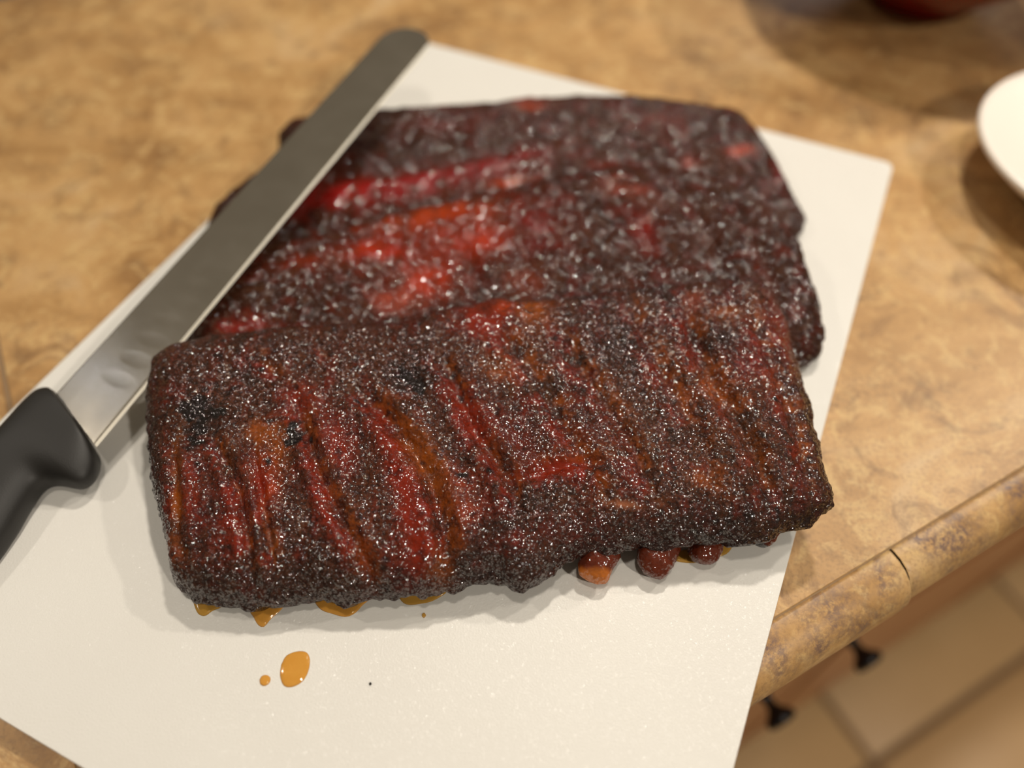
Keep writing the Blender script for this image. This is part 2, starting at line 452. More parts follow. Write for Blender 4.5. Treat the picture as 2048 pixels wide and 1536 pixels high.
def rack_mesh(name, outline, zedge, zbase, thick, ni, nj, relief, paint, R=0.016, seed=0.0, gran=1.0, power=2.3, Rc=0.010):
    """outline: four pixel curves; zedge/zbase/thick: values at BL, BR, TL, TR (height of the rim, of the underside, and thickness)"""
    S, T = spaced(ni), spaced(nj)
    def bil(v, s, t): return (1 - s) * (1 - t) * v[0] + s * (1 - t) * v[1] + (1 - s) * t * v[2] + s * t * v[3]
    cur = {}
    for k, c_ in outline.items():
        n = len(c_); out = []
        for q, (u, v) in enumerate(c_):
            f = q / (n - 1); s, t = {'top': (f, 1), 'bottom': (f, 0), 'left': (0, f), 'right': (1, f)}[k]
            p = at(u, v, BOARD + bil(zedge, s, t)); out.append((p.x, p.y))
        cur[k] = out
    s, t = np.meshgrid(S, T, indexing='ij')
    LN = lambda c_: np.linalg.norm(np.diff(np.array(c_), axis=0), axis=1).sum()
    Lx = (LN(cur['top']) + LN(cur['bottom'])) / 2; Ly = (LN(cur['left']) + LN(cur['right'])) / 2
    # pull the outline's corners in to a radius, then roll the rim over by the distance from the outline
    dx = np.minimum(s, 1 - s) * Lx; dy = np.minimum(t, 1 - t) * Ly
    ax_, ay_ = np.clip(Rc - dx, 0, None) / Rc, np.clip(Rc - dy, 0, None) / Rc; L2 = np.hypot(ax_, ay_); mx = np.maximum(ax_, ay_)
    k_ = np.where(L2 > 1e-9, mx / np.maximum(L2, 1e-9), 1.0)
    ndx = np.where(ax_ > 0, Rc - ax_ * k_ * Rc, dx); ndy = np.where(ay_ > 0, Rc - ay_ * k_ * Rc, dy)
    dist = np.where(mx > 0, Rc - np.hypot(np.clip(Rc - ndx, 0, None), np.clip(Rc - ndy, 0, None)), np.minimum(ndx, ndy))
    ks = 0.012; hh_ = np.clip(ks - np.abs(ndx - ndy), 0, ks) / ks
    dist = np.clip(dist - hh_ ** 2 * ks * .25 * np.clip(dist / .006, 0, 1), 0, None)
    s = np.where(s < .5, ndx / Lx, 1 - ndx / Lx); t = np.where(t < .5, ndy / Ly, 1 - ndy / Ly)
    P = coons(cur['top'], cur['right'], cur['bottom'], cur['left'], s, t)
    prof_ = (1 - np.clip(1 - dist / R, 0, 1) ** power) ** (1 / power)
    zb = bil(zbase, s, t); th = bil(thick, s, t)
    X, Y = P[..., 0], P[..., 1]
    Z0 = BOARD + zb + 0.25 * th + 0.75 * th * prof_
    U, Vp = to_px(X, Y, Z0)
    rel = relief(U, Vp, s, t) * np.clip(prof_ * 1.6, 0, 1)
    Z = Z0 + rel
    G_ = np.stack([X, Y, Z], -1)
    du = np.gradient(G_, axis=0); dv = np.gradient(G_, axis=1)
    nrm = np.cross(du, dv); nrm /= np.linalg.norm(nrm, axis=-1, keepdims=True) + 1e-12
    nrm[nrm[..., 2] < -0.2] *= -1
    Q = G_.reshape(-1, 3)
    colr, bark, lump = paint(U.ravel(), Vp.ravel(), Q, s.ravel(), t.ravel(), seed)
    d = 0.0012 * pn(Q, 55, seed) + 0.0009 * pn(Q, 130, seed + 9) * lump
    d += 0.00065 * pn(Q, 330, seed + 3) * (0.4 + bark)
    g1 = pn(Q, 900, seed + 5)
    d += gran * 0.00022 * g1 * (0.2 + bark)
    rim = (1 - prof_).ravel() ** 2
    d += rim * (0.0028 * pn(Q, 90, seed + 20) + 0.0020 * pn(Q, 260, seed + 21))
    V = Q + nrm.reshape(-1, 3) * d[:, None]
    # underside: one ring pulled in and down, then a flat closing face
    idx = np.concatenate([np.arange(ni) * nj, (ni - 1) * nj + np.arange(1, nj), (np.arange(ni - 1)[::-1]) * nj + nj - 1, np.arange(1, nj - 1)[::-1]])
    B = V[idx].copy(); cxy = B[:, :2].mean(0); dirv = cxy - B[:, :2]; dirv /= np.linalg.norm(dirv, axis=1)[:, None]
    sb = s.ravel()[idx]; tb = t.ravel()[idx]
    B[:, :2] += dirv * 0.004; B[:, 2] = BOARD + bil(zbase, sb, tb) + 0.0006
    n0 = len(V); V = np.vstack([V, B]); nb = len(idx)
    I = np.arange(ni - 1)[:, None]; J = np.arange(nj - 1)[None]
    q = np.stack([I * nj + J, (I + 1) * nj + J, (I + 1) * nj + J + 1, I * nj + J + 1], -1).reshape(-1, 4)
    k = np.arange(nb); k2 = (k + 1) % nb
    q2 = np.stack([idx[k2], idx[k], n0 + k, n0 + k2], -1)
    q = np.vstack([q, q2])
    loops = np.concatenate([q.ravel(), n0 + np.arange(nb)[::-1]]); tot = np.concatenate([np.full(len(q), 4), [nb]])
    st = np.concatenate([[0], np.cumsum(tot)[:-1]])
    me = bpy.data.meshes.new(name)
    me.vertices.add(len(V)); me.vertices.foreach_set('co', V.astype(np.float32).ravel())
    me.loops.add(len(loops)); me.loops.foreach_set('vertex_index', loops.astype(np.int32))
    me.polygons.add(len(tot)); me.polygons.foreach_set('loop_start', st.astype(np.int32)); me.polygons.foreach_set('loop_total', tot.astype(np.int32))
    me.update(calc_edges=True)
    at_ = me.attributes.new('col', 'FLOAT_COLOR', 'POINT')
    C = np.ones((len(V), 4), np.float32); C[:n0, :3] = colr; C[:n0, 3] = bark; C[n0:, :3] = BARK2
    at_.data.foreach_set('color', C.ravel())
    return me

def blob(U, V, x, y, rx, ry=None, ang=0.0):
    ry = ry or rx; c_, s_ = math.cos(math.radians(ang)), math.sin(math.radians(ang))
    a = ((U - x) * c_ + (V - y) * s_) / rx; b = (-(U - x) * s_ + (V - y) * c_) / ry
    return np.exp(-(a * a + b * b))
def lay(C, bark, m, colour, bk):
    m = np.clip(m, 0, 1)
    return C * (1 - m[:, None]) + colour * m[:, None], bark * (1 - m) + bk * m

# front rack ------------------------------------------------------
front_lines = [  # valleys between the bones: (points, depth mm, width px)
    ([(345, 880), (350, 960), (356, 1060), (368, 1150)], 0.9, 9),
    ([(420, 860), (455, 930), (480, 990), (497, 1090), (508, 1200)], 1.2, 11),
    ([(500, 697), (535, 730), (565, 760)], 0.7, 8),
    ([(505, 880), (518, 960), (535, 1060), (550, 1150)], 0.9, 9),
    ([(585, 780), (608, 850), (645, 960), (690, 1050), (735, 1125), (755, 1195)], 1.5, 13),
    ([(615, 660), (640, 695), (658, 720)], 0.6, 7),
    ([(700, 770), (760, 820), (815, 880), (860, 955), (893, 1060), (896, 1180)], 2.2, 17),
    ([(880, 715), (905, 755), (945, 850), (985, 910), (1020, 960), (1045, 1040)], 1.7, 14),
    ([(960, 620), (1010, 680), (1060, 740), (1120, 840), (1180, 930), (1230, 1050)], 1.1, 15),
    ([(1120, 640), (1150, 720), (1210, 800), (1270, 900), (1320, 1010)], 1.2, 14),
    ([(1255, 590), (1290, 680), (1340, 770), (1400, 870), (1440, 1000)], 0.9, 14),
    ([(1372, 590), (1385, 670), (1415, 745), (1462, 815), (1510, 900), (1545, 1010)], 2.0, 16),
    ([(1490, 600), (1530, 690), (1570, 790), (1600, 890), (1625, 1000)], 1.2, 13),
    ([(1030, 965), (1090, 940), (1170, 925), (1230, 915)], 1.1, 12),
]
def front_relief(U, V, s, t):
    z = 0
    for pts_, dep, wd in front_lines:
        d, sd, al = seg_dist(U, V, pts_)
        fade = np.clip(np.minimum(al, 1 - al) * 5 + .15, 0, 1)
        z = z - dep * 1.5e-3 * np.exp(-(d / wd) ** 2) * fade
        z = z + dep * 1.1e-3 * np.exp(-((d - 2.1 * wd) / (1.3 * wd)) ** 2) * fade * (sd > 0 if False else 1)
    for x, y, rx, ry, h in ((400, 850, 42, 50, -1.5), (590, 872, 16, 22, -2.2), (818, 752, 32, 26, -2.0), (1430, 690, 50, 45, 1.5), (1470, 600, 45, 20, 1.2),
                            (1010, 640, 60, 40, 1.6), (650, 900, 40, 80, .8), (780, 1010, 40, 90, 1.4), (1240, 740, 90, 60, 1.2), (1100, 1010, 70, 40, 1.0), (1380, 960, 90, 50, .8)):
        z = z + h * 1e-3 * blob(U, V, x, y, rx, ry)
    # the sauce-wet overhang along the right half of the near edge
    return z
def front_paint(U, V, Q, s, t, seed):
    n1 = pn(Q, 45, 3.1); n2 = pn(Q, 120, 8.2); n3 = pn(Q * np.array([1, .35, 1]), 160, 1.7)
    n4 = pn(Q, 330, 6.6); U = U + 14 * pn(Q, 90, 5.5) + 6 * pn(Q, 260, 2.5); V = V + 14 * pn(Q, 90, 15.5)
    C = BARK + (BARK2 - BARK) * np.clip(0.5 + 1.6 * n1 + 1.2 * n4, 0, 1)[:, None]
    bark = np.full(U.shape, 0.95) 
    C, bark = lay(C, bark, np.clip(n2 * 2.2 + n1 * 1.2 - .15, 0, .75), DEEP, 0.6)
    C, bark = lay(C, bark, np.clip(n3 * 2.4 - .35, 0, .6), OLIVE, 0.8)
    C, bark = lay(C, bark, np.clip(-n3 * 2.2 - .35, 0, .65), lin(100, 26, 10), 0.6)
    for pts_, dep, wd in front_lines:
        d, sd, al = seg_dist(U, V, pts_)
        fade = np.clip(np.minimum(al, 1 - al) * 5 + .2, 0, 1) * np.clip(0.45 + 2.4 * n2 + 1.3 * n4, 0.0, 1)
        C, bark = lay(C, bark, .95 * fade * np.exp(-((d - wd * .6) / (wd * 1.5)) ** 2) / (1 + np.exp(-sd * d / 3.0)), AMBER, 0.35)
        C, bark = lay(C, bark, .7 * fade * np.exp(-((d - wd * 1.6) / (wd * 1.4)) ** 2) * (sd <= 0), RED, 0.35)
    for x, y, rx, ry, an, c_, bk, st in (
        (525, 965, 34, 60, 0, RED, .25, .9), (540, 985, 10, 34, 30, ORANGE, .15, .8), (600, 800, 40, 28, 0, RED, .3, .7), (465, 1040, 30, 70, 0, RED, .35, .6),
        (385, 980, 22, 80, 0, RED, .4, .6), (354, 1020, 9, 95, 0, AMBER, .2, .9), (520, 865, 40, 22, 0, AMBER, .45, .8), (560, 900, 22, 50, 0, AMBER, .5, .6),
        (670, 880, 30, 60, -20, RED, .3, .7), (650, 1000, 22, 80, -20, RED, .4, .6), (815, 1000, 28, 110, -15, RED, .2, .95), (840, 1110, 42, 60, 0, RED, .15, .9),
        (775, 880, 26, 60, -25, RED, .3, .7), (835, 900, 24, 60, -28, AMBER, .35, .9), (885, 960, 20, 60, -20, AMBER, .35, .8), (930, 1000, 30, 60, -20, lin(120, 40, 10), .4, .8),
        (885, 1145, 24, 40, 0, AMBER, .3, .8), (730, 1120, 24, 60, 0, lin(120, 50, 12), .4, .7), (970, 640, 60, 34, 0, RED, .3, .95), (1070, 625, 34, 34, 0, AMBER, .5, .9),
        (1005, 620, 20, 14, 0, ORANGE, .4, .9), (1000, 740, 40, 26, 20, AMBER, .6, .55), (950, 840, 34, 60, -25, RED, .3, .8), (1100, 938, 74, 17, -10, RED, .1, 1.0),
        (1040, 880, 40, 60, -30, DEEP, .4, .8), (1180, 860, 60, 40, 0, DEEP, .5, .6), (1565, 660, 22, 75, -15, RED, .3, .85), (1455, 630, 36, 16, 0, AMBER, .6, .75),
        (1385, 605, 20, 18, 0, PINK, .6, .6), (1430, 775, 46, 30, 30, AMBER, .6, .75), (1530, 770, 40, 30, 0, lin(110, 50, 24), .7, .6), (1410, 960, 34, 16, 20, AMBER, .4, .8),
        (1500, 720, 34, 40, 0, lin(120, 30, 14), .6, .6), (1240, 690, 90, 60, 0, BARK2, 1, .5), (1440, 690, 40, 36, 0, BARK2, 1, .8), (1280, 860, 90, 60, 0, OLIVE, 1, .5),
        (1480, 880, 80, 60, 0, OLIVE, 1, .6), (1245, 1008, 32, 9, 8, lin(150, 90, 60), .1, .8), (1070, 1010, 50, 34, 0, BARK2, 1, .8), (1150, 1070, 90, 40, 0, DEEP, .4, .6),
        (600, 690, 120, 22, 0, BARK, 1, .8), (700, 670, 110, 22, 0, BARK, 1, .8), (400, 1160, 50, 30, 0, BARK2, 1, .7), (600, 1160, 60, 24, 0, BARK2, 1, .6), (380, 730, 50, 40, 0, BARK, 1, .8)):
        C, bark = lay(C, bark, st * blob(U, V, x, y, rx, ry, an) * np.clip(1.1 + 1.2 * n2, .4, 1.3), c_, bk)
    ch = blob(U, V, 405, 835, 44, 52) + blob(U, V, 385, 815, 20) + blob(U, V, 588, 872, 17, 21) + blob(U, V, 815, 745, 34, 26) + blob(U, V, 840, 775, 14, 22) + .6 * blob(U, V, 1470, 1040, 60, 30)
    C, bark = lay(C, bark, np.clip(ch * 1.9 - .55 + 2.2 * n2 + 1.5 * pn(Q, 300, 4.4), 0, 1), CHAR, 0.8)
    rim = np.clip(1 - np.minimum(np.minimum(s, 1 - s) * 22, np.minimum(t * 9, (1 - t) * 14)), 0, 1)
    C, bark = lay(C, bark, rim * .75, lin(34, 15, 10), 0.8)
    return C, bark, np.full(U.shape, 1.0)

OUT_F = dict(
    top=[(322, 724), (345, 702), (400, 682), (500, 667), (600, 657), (700, 650), (800, 646), (860, 627), (940, 610), (1000, 599), (1040, 603), (1080, 601), (1150, 591), (1250, 573), (1340, 563), (1420, 557), (1480, 546), (1530, 551)],
    right=[(1675, 1015), (1668, 985), (1655, 950), (1643, 895), (1630, 840), (1613, 770), (1592, 700), (1577, 640), (1553, 582), (1530, 551)],
    bottom=[(368, 1192), (400, 1206), (450, 1212), (520, 1217), (560, 1215), (600, 1205), (650, 1200), (690, 1208), (740, 1202), (780, 1195), (850, 1195), (900, 1180), (960, 1170), (1000, 1165), (1040, 1178), (1080, 1165), (1120, 1130), (1160, 1108), (1200, 1100), (1260, 1098), (1300, 1095), (1350, 1092), (1400, 1086), (1450, 1082), (1500, 1088), (1540, 1078), (1580, 1062), (1625, 1044), (1675, 1015)],
    left=[(368, 1192), (346, 1150), (336, 1100), (325, 1050), (312, 1000), (304, 950), (300, 900), (298, 850), (300, 790), (306, 750), (322, 724)])
rk = empty('rib_rack', at(950, 900, BOARD), 'dark glazed rack of smoked ribs nearest the camera, whole and in sharp focus', 'meat')
me = rack_mesh('meat', OUT_F, (.008, .020, .028, .036), (0.0, .013, .020, .022), (.026, .022, .024, .025), 1050, 560, front_relief, front_paint, R=0.026, power=2.0, Rc=0.0065)
localise(link('meat_slab', me, M_meat, rk))

# bone ends that stick out under the near edge
def bone(u0, v0, u1, v1, r0, r1, z, colour, name='rib_bone'):
    a = at(u0, v0, BOARD + z + .004); c_ = at(u1, v1, BOARD + z - .002)
    ax = (c_ - a); L_ = ax.length; ax.normalize(); sd = ax.cross(Vector((0, 0, 1))).normalized(); up = sd.cross(ax).normalized()
    ni, nj = 48, 30; th = np.linspace(0, 2 * math.pi, ni, endpoint=False); V = []
    for k in range(ni):
        for j in range(nj):
            f = j / (nj - 1); e_ = max(0.0, (f - .72) / .28); rr = (r0 + (r1 - r0) * f) * math.sqrt(max(0.0, 1 - e_ ** 2.4)) * (1 + .10 * math.sin(5 * f + u0))
            V.append(tuple(a + ax * (f * L_) + sd * (math.cos(th[k]) * rr) + up * (math.sin(th[k]) * rr * .72)))
    V = np.array(V); V += 0.0022 * np.stack([pn(V, 110, 1.), pn(V, 110, 7.), pn(V, 110, 13.)], 1) + 0.0008 * np.stack([pn(V, 420, 2.), pn(V, 420, 5.), pn(V, 420, 11.)], 1)
    V[:, 2] = np.maximum(V[:, 2], BOARD + .0004)
    me = grid_mesh(name, V, ni, nj, wrap_i=True)
    at_ = me.attributes.new('col', 'FLOAT_COLOR', 'POINT'); C = np.ones((len(V), 4), np.float32)
    f = np.tile(np.linspace(0, 1, nj), ni); mk = np.clip((f - .70) * 9, 0, 1)[:, None] * (1 if colour is not None else 0)
    cc = colour if colour is not None else DEEP
    C[:, :3] = lin(92, 34, 14) * (1 - mk) + cc * mk; C[:, 3] = 0.12; at_.data.foreach_set('color', C.ravel())
    return localise(link(name, me, M_meat, rk))
tag(bone(1200, 1065, 1190, 1166, .0086, .0080, .0085, lin(176, 98, 34)), 'rounded bone end with a pale amber tip')
bone(1325, 1060, 1303, 1152, .0092, .0070, .008, None)
bone(1418, 1050, 1402, 1128, .0080, .0064, .007, None)
bone(1545, 1050, 1512, 1090, .0056, .0040, .010, CHAR)

# rack behind the front one ------------------------------------------
mid_lines = [
    ([(395, 560), (480, 525), (560, 520), (660, 490), (760, 480)], 1.5, 14), ([(700, 520), (760, 560), (800, 610)], 1.2, 14), ([(880, 420), (930, 500), (960, 590)], 1.5, 16),
    ([(1050, 370), (1120, 450), (1180, 560)], 1.5, 18), ([(1180, 345), (1250, 420), (1330, 550)], 2.0, 18), ([(1300, 340), (1390, 430), (1450, 540)], 1.6, 18), ([(1420, 370), (1500, 470), (1560, 590)], 1.5, 16)]
def mk_relief(lines):
    def f(U, V, s, t):
        z = 0
        for pts_, dep, wd in lines:
            d, sd, al = seg_dist(U, V, pts_); fade = np.clip(np.minimum(al, 1 - al) * 4 + .2, 0, 1)
            z = z - dep * 1e-3 * np.exp(-(d / wd) ** 2) * fade + dep * .6e-3 * np.exp(-((d - 2.2 * wd) / (1.3 * wd)) ** 2) * fade
        return z
    return f
def mk_paint(spots, lines):
    def f(U, V, Q, s, t, seed):
        n1 = pn(Q, 40, 3.1 + seed); n2 = pn(Q, 110, 8.2 + seed); U = U + 16 * pn(Q, 80, 5.5 + seed); V = V + 12 * pn(Q, 80, 9.5 + seed)
        C = BARK + (BARK2 - BARK) * np.clip(.5 + 1.5 * n1, 0, 1)[:, None]; bark = np.full(U.shape, .95)
        C, bark = lay(C, bark, np.clip(n2 * 2.2 + n1 - .1, 0, .7), DEEP, .7)
        C, bark = lay(C, bark, np.clip(-n2 * 2.2 - .25, 0, .5), OLIVE, .85)
        for x, y, rx, ry, an, c_, bk, st in spots:
            C, bark = lay(C, bark, st * blob(U, V, x, y, rx, ry, an) * np.clip(1.1 + 1.5 * n2, .3, 1.3), c_, bk)
        for pts_, dep, wd in lines:
            d, sd, al = seg_dist(U, V, pts_); fade = np.clip(np.minimum(al, 1 - al) * 5, 0, 1) * np.clip(.6 + 1.8 * n2, 0, 1)
            C, bark = lay(C, bark, .4 * fade * np.exp(-(d / wd) ** 2), DEEP, .5)
        rim = np.clip(1 - np.minimum(np.minimum(s, 1 - s) * 22, np.minimum(t, 1 - t) * 14), 0, 1)
        C, bark = lay(C, bark, rim * .7, lin(40, 18, 14), .85)
        return C, bark, np.full(U.shape, 1.2)
    return f
HOT = lin(160, 44, 7)
mid_spots = [(870, 430, 130, 26, -8, ORANGE, .3, .9), (940, 480, 70, 40, 0, HOT, .4, .85), (760, 500, 80, 26, -8, lin(150, 36, 10), .35, .9), (850, 560, 60, 36, 0, HOT, .4, .85), (740, 490, 26, 9, -20, HOT, .2, .8),
             (790, 600, 50, 24, 0, lin(160, 70, 50), .5, .7), (620, 520, 70, 20, -10, lin(110, 34, 10), .5, .8), (1080, 450, 60, 50, 0, lin(110, 18, 10), .6, .7), (480, 650, 60, 20, 0, lin(130, 26, 16), .6, .7),
             (1250, 380, 50, 20, 20, PINK, .7, .5), (1290, 460, 24, 44, -20, lin(130, 26, 18), .5, .7), (1050, 560, 50, 30, 0, lin(110, 40, 12), .6, .6), (1460, 330, 16, 9, 0, HOT, .5, .9)]
OUT_M = dict(
    top=[(418, 500), (470, 488), (540, 470), (620, 456), (700, 438), (780, 414), (860, 396), (960, 378), (1060, 352), (1150, 336), (1250, 326), (1350, 330), (1440, 352), (1520, 398), (1572, 448)],
    right=[(1606, 745), (1630, 715), (1652, 690), (1655, 655), (1640, 600), (1618, 540), (1598, 490), (1572, 448)],
    bottom=[(375, 735), (600, 735), (800, 730), (1000, 720), (1200, 715), (1400, 720), (1606, 745)],
    left=[(375, 735), (362, 700), (375, 640), (390, 580), (400, 535), (418, 500)])
rk2 = empty('rib_rack', at(1050, 560, BOARD), 'rack of ribs partly covered by the front rack, orange glaze in its middle', 'meat')
me = rack_mesh('meat', OUT_M, (.006, .006, .026, .026), (0.0, 0.0, .012, .019), (.013, .016, .013, .016), 620, 360, mk_relief(mid_lines), mk_paint(mid_spots, mid_lines), R=0.024, power=2.0, seed=31.0, gran=1.2)
localise(link('meat_slab', me, M_meat2, rk2))

far_lines = [([(560, 372), (640, 352), (760, 346), (880, 322), (1000, 300), (1090, 272)], 3.0, 15), ([(1120, 215), (1180, 290), (1220, 340)], 1.0, 16), ([(1290, 215), (1350, 280), (1400, 330)], 1.0, 16), ([(1430, 235), (1490, 310), (1530, 380)], 1.2, 16)]
far_spots = [(690, 385, 80, 28, -6, lin(150, 14, 8), .3, 1.0), (840, 365, 90, 26, -10, lin(128, 12, 14), .35, .95), (1000, 330, 90, 22, -14, lin(120, 14, 12), .4, .9), (560, 420, 60, 24, -20, lin(100, 12, 10), .4, .8),
             (1060, 210, 40, 12, 0, lin(130, 46, 14), .5, .8), (1020, 365, 50, 12, -8, ORANGE, .4, .7), (700, 280, 130, 40, 0, lin(48, 24, 20), .8, .8), (880, 245, 120, 26, 0, lin(84, 26, 20), .7, .6),
             (1250, 360, 60, 20, 25, lin(150, 50, 40), .5, .7), (1380, 330, 20, 12, 0, lin(150, 40, 20), .5, .7), (1480, 300, 24, 12, 0, HOT, .5, .9), (1560, 350, 16, 24, 0, lin(110, 16, 12), .5, .7), (1330, 240, 60, 24, 0, lin(96, 38, 28), .8, .6)]
OUT_B = dict(
    top=[(550, 248), (600, 230), (700, 216), (800, 208), (880, 206), (960, 201), (1060, 190), (1150, 187), (1240, 188), (1320, 194), (1400, 206), (1450, 214), (1486, 230)],
    right=[(1572, 520), (1584, 480), (1606, 452), (1618, 428), (1600, 388), (1575, 346), (1548, 302), (1518, 262), (1486, 230)],
    bottom=[(430, 520), (700, 510), (900, 480), (1100, 460), (1300, 450), (1572, 520)],
    left=[(430, 520), (412, 470), (420, 425), (445, 392), (480, 368), (515, 345), (545, 322), (554, 290), (549, 268), (550, 248)])
rk3 = empty('rib_rack', at(1050, 330, BOARD), 'farthest rack of ribs, a red glazed band beside the knife blade', 'meat')
me = rack_mesh('meat', OUT_B, (.006, .008, .018, .018), (0.0, 0.0, 0.0, 0.0), (.010, .010, .027, .027), 620, 300, mk_relief(far_lines), mk_paint(far_spots, far_lines), R=0.024, power=2.0, seed=57.0, gran=1.3)
localise(link('meat_slab', me, M_meat2, rk3))

# ------------------------------------------------------------------ slicing knife
kn = empty('slicing_knife', at(150, 840, BOARD), 'long round-tipped slicing knife with black handle resting across the far ribs', 'knife')
ZH, ZT = BOARD + 0.019, BOARD + 0.053
H0, H1 = at(116, 789, ZH), at(193, 895, ZH)            # spine and edge at the heel
T0, T1 = at(772, 66, ZT), at(882, 76, ZT)              # spine and edge near the tip
axis = ((T0 + T1) / 2 - (H0 + H1) / 2).normalized()
wid = (H1 - H0) - axis * (H1 - H0).dot(axis); BW = wid.length; wid.normalize()
print('blade width', BW, 'tip width', ((T1 - T0) - axis * (T1 - T0).dot(axis)).length)
upv = wid.cross(axis); upv = upv if upv.z > 0 else -upv
LB = (T0 - H0).dot(axis) + 0.012
slant = (H1 - H0).dot(axis)
ni, nj = 900, 64
wt = ((T1 - T0) - axis * (T1 - T0).dot(axis)).length
Vt = np.zeros((2, ni, nj, 3))
fi = np.linspace(0, 1, ni); fj = np.linspace(0, 1, nj)
for i_, f in enumerate(fi):
    x = f * LB
    wv = BW + (wt - BW) * f
    # rounded tip
    rt = wt * 0.52; e_ = max(0.0, (x - (LB - rt)) / rt); hw = wv / 2 * math.sqrt(max(0.0, 1 - e_ ** 2))
    for j_, g in enumerate(fj):
        y = wv / 2 + (g * 2 - 1) * hw
        xs = x + slant * g * (1 - f) 
        hsp = 0.0011 * (1 - .25 * f) * min(1, (1 - g) * 3.5 + .0)          # half thickness falls off to the edge
        hh = 0.00105 * (1 - .3 * f) * (1 - 0.55 * max(0, g - .25) / .75); hh *= math.sqrt(max(0.0, 1 - e_ ** 6))
        if g > .93: hh *= (1 - g) / .07
        dent = 0.0
        cellw = 0.0125; xx = (x + slant * g) / cellw; ck = xx - math.floor(xx) - .5
        if 0.02 < x < LB - .03:
            q = (ck / .36) ** 2 + ((g - .60) / .27) ** 2
            if q < 1: dent = 0.00006 * (1 - q)
        p = H0 + axis * xs + wid * y
        Vt[0, i_, j_] = p + upv * (hh - dent); Vt[1, i_, j_] = p - upv * (hh - dent)
top_ = grid_mesh('blade', Vt[0].reshape(-1, 3), ni, nj)
b_ = bmesh.new(); b_.from_mesh(top_)
nv = ni * nj
vb = [b_.verts.new(p) for p in Vt[1].reshape(-1, 3)]
b_.verts.ensure_lookup_table()
for i_ in range(ni - 1):
    for j_ in range(nj - 1):
        a = i_ * nj + j_; b_.faces.new([vb[a], vb[a + 1], vb[a + nj + 1], vb[a + nj]])
for i_ in range(ni - 1):
    for j_ in (0, nj - 1):
        a = i_ * nj + j_; b_.faces.new([b_.verts[a], b_.verts[a + nj], vb[a + nj], vb[a]])
for j_ in range(nj - 1):
    for i_ in (0, ni - 1):
        a = i_ * nj + j_; b_.faces.new([b_.verts[a], b_.verts[a + 1], vb[a + 1], vb[a]])
bl = from_bm('blade', b_, M_steel, kn, True)
bl.data.materials.append(M_bevel)
# the ground bevel along the cutting edge takes the brighter finish
npoly = len(bl.data.polygons); pmi = np.zeros(npoly, np.int32)
cen_ = np.zeros(npoly * 3, np.float32); bl.data.polygons.foreach_get('center', cen_); cen_ = cen_.reshape(-1, 3) + np.array(kn.location)
rel_ = cen_ - np.array(H0); yy = rel_ @ np.array(wid); xx_ = rel_ @ np.array(axis)
pmi[yy / (BW + (wt - BW) * np.clip(xx_ / LB, 0, 1)) > .945] = 1
bl.data.polygons.foreach_set('material_index', pmi)

pairs = [((113, 787), (190, 899)), ((105, 783), (194, 908)), ((96, 781), (196, 920)), ((86, 782), (194, 934)), ((76, 785), (187, 950)), ((65, 792), (175, 963)), ((53, 802), (158, 970)), ((40, 814), (138, 967)),
         ((27, 828), (118, 962)), ((14, 842), (102, 960)), ((0, 857), (87, 963)), ((-14, 873), (72, 974)), ((-28, 889), (58, 992)), ((-45, 909), (42, 1015)), ((-65, 933), (22, 1046)), ((-90, 965), (-2, 1079)),
         ((-125, 1010), (-35, 1122)), ((-165, 1062), (-75, 1170)), ((-205, 1115), (-112, 1222)), ((-230, 1160), (-128, 1262)), ((-236, 1195), (-150, 1275)), ((-228, 1215), (-185, 1262))]
ni, nj = 40, 90; ZHAND = BOARD + 0.017
LP = resample([tuple(at(*p[0], ZH - .002)) for p in pairs], nj); RP = resample([tuple(at(*p[1], ZH - .008)) for p in pairs], nj)
V = []
for k in range(ni):
    th = 2 * math.pi * k / ni
    cx = math.copysign(abs(math.cos(th)) ** .72, math.cos(th)); cz = math.copysign(abs(math.sin(th)) ** .72, math.sin(th))
    for j in range(nj):
        f = j / (nj - 1)
        l_, r_ = Vector(LP[j]), Vector(RP[j]); c_ = (l_ + r_) / 2; h_ = (r_ - l_) / 2
        ht = 0.0095 * min(1, (f / .05 + .55)) if f < .9 else 0.0095 * math.sqrt(max(0.02, 1 - ((f - .9) / .1) ** 2 * .98))
        drop = -0.006 * min(1, f * 1.5)
        p = c_ + h_ * cx + Vector((0, 0, 1)) * (cz * ht + drop)
        # the guard lobe is slimmer than the grip
        V.append(tuple(p))
V = np.array(V)
V[:, 2] = np.maximum(V[:, 2], BOARD + 0.0006)
me = grid_mesh('handle', V, ni, nj, wrap_i=True, extra=[[k * nj for k in range(ni)], [k * nj + nj - 1 for k in range(ni)][::-1]])
localise(link('handle', me, M_black, kn))

# ------------------------------------------------------------------ sauce on the board
def puddle(name, pts_, label, m_=M_sauce, h=0.0007, group=None):
    P = np.array([tuple(at(u, v, BOARD))[:2] for u, v in pts_]); P = np.vstack([P, P[:1]]); P = resample(P, 40)[:-1]
    c_ = P.mean(0); bm = bmesh.new(); rings = []
    for f, z in ((1.0, 0.00003), (.96, h * .45), (.88, h * .75), (.7, h * .93), (.4, h), ):
        rings.append([bm.verts.new((*(c_ + (p - c_) * f), BOARD + z)) for p in P])
    top = bm.verts.new((*c_, BOARD + h)); n = len(P)
    for a, b2 in zip(rings, rings[1:]):
        for k in range(n): bm.faces.new([a[k], a[(k + 1) % n], b2[(k + 1) % n], b2[k]])
    for k in range(n): bm.faces.new([rings[-1][k], rings[-1][(k + 1) % n], top])
    bm.faces.new(rings[0][::-1])
    return tag(from_bm(name, bm, m_, None, True), label, 'sauce', group)
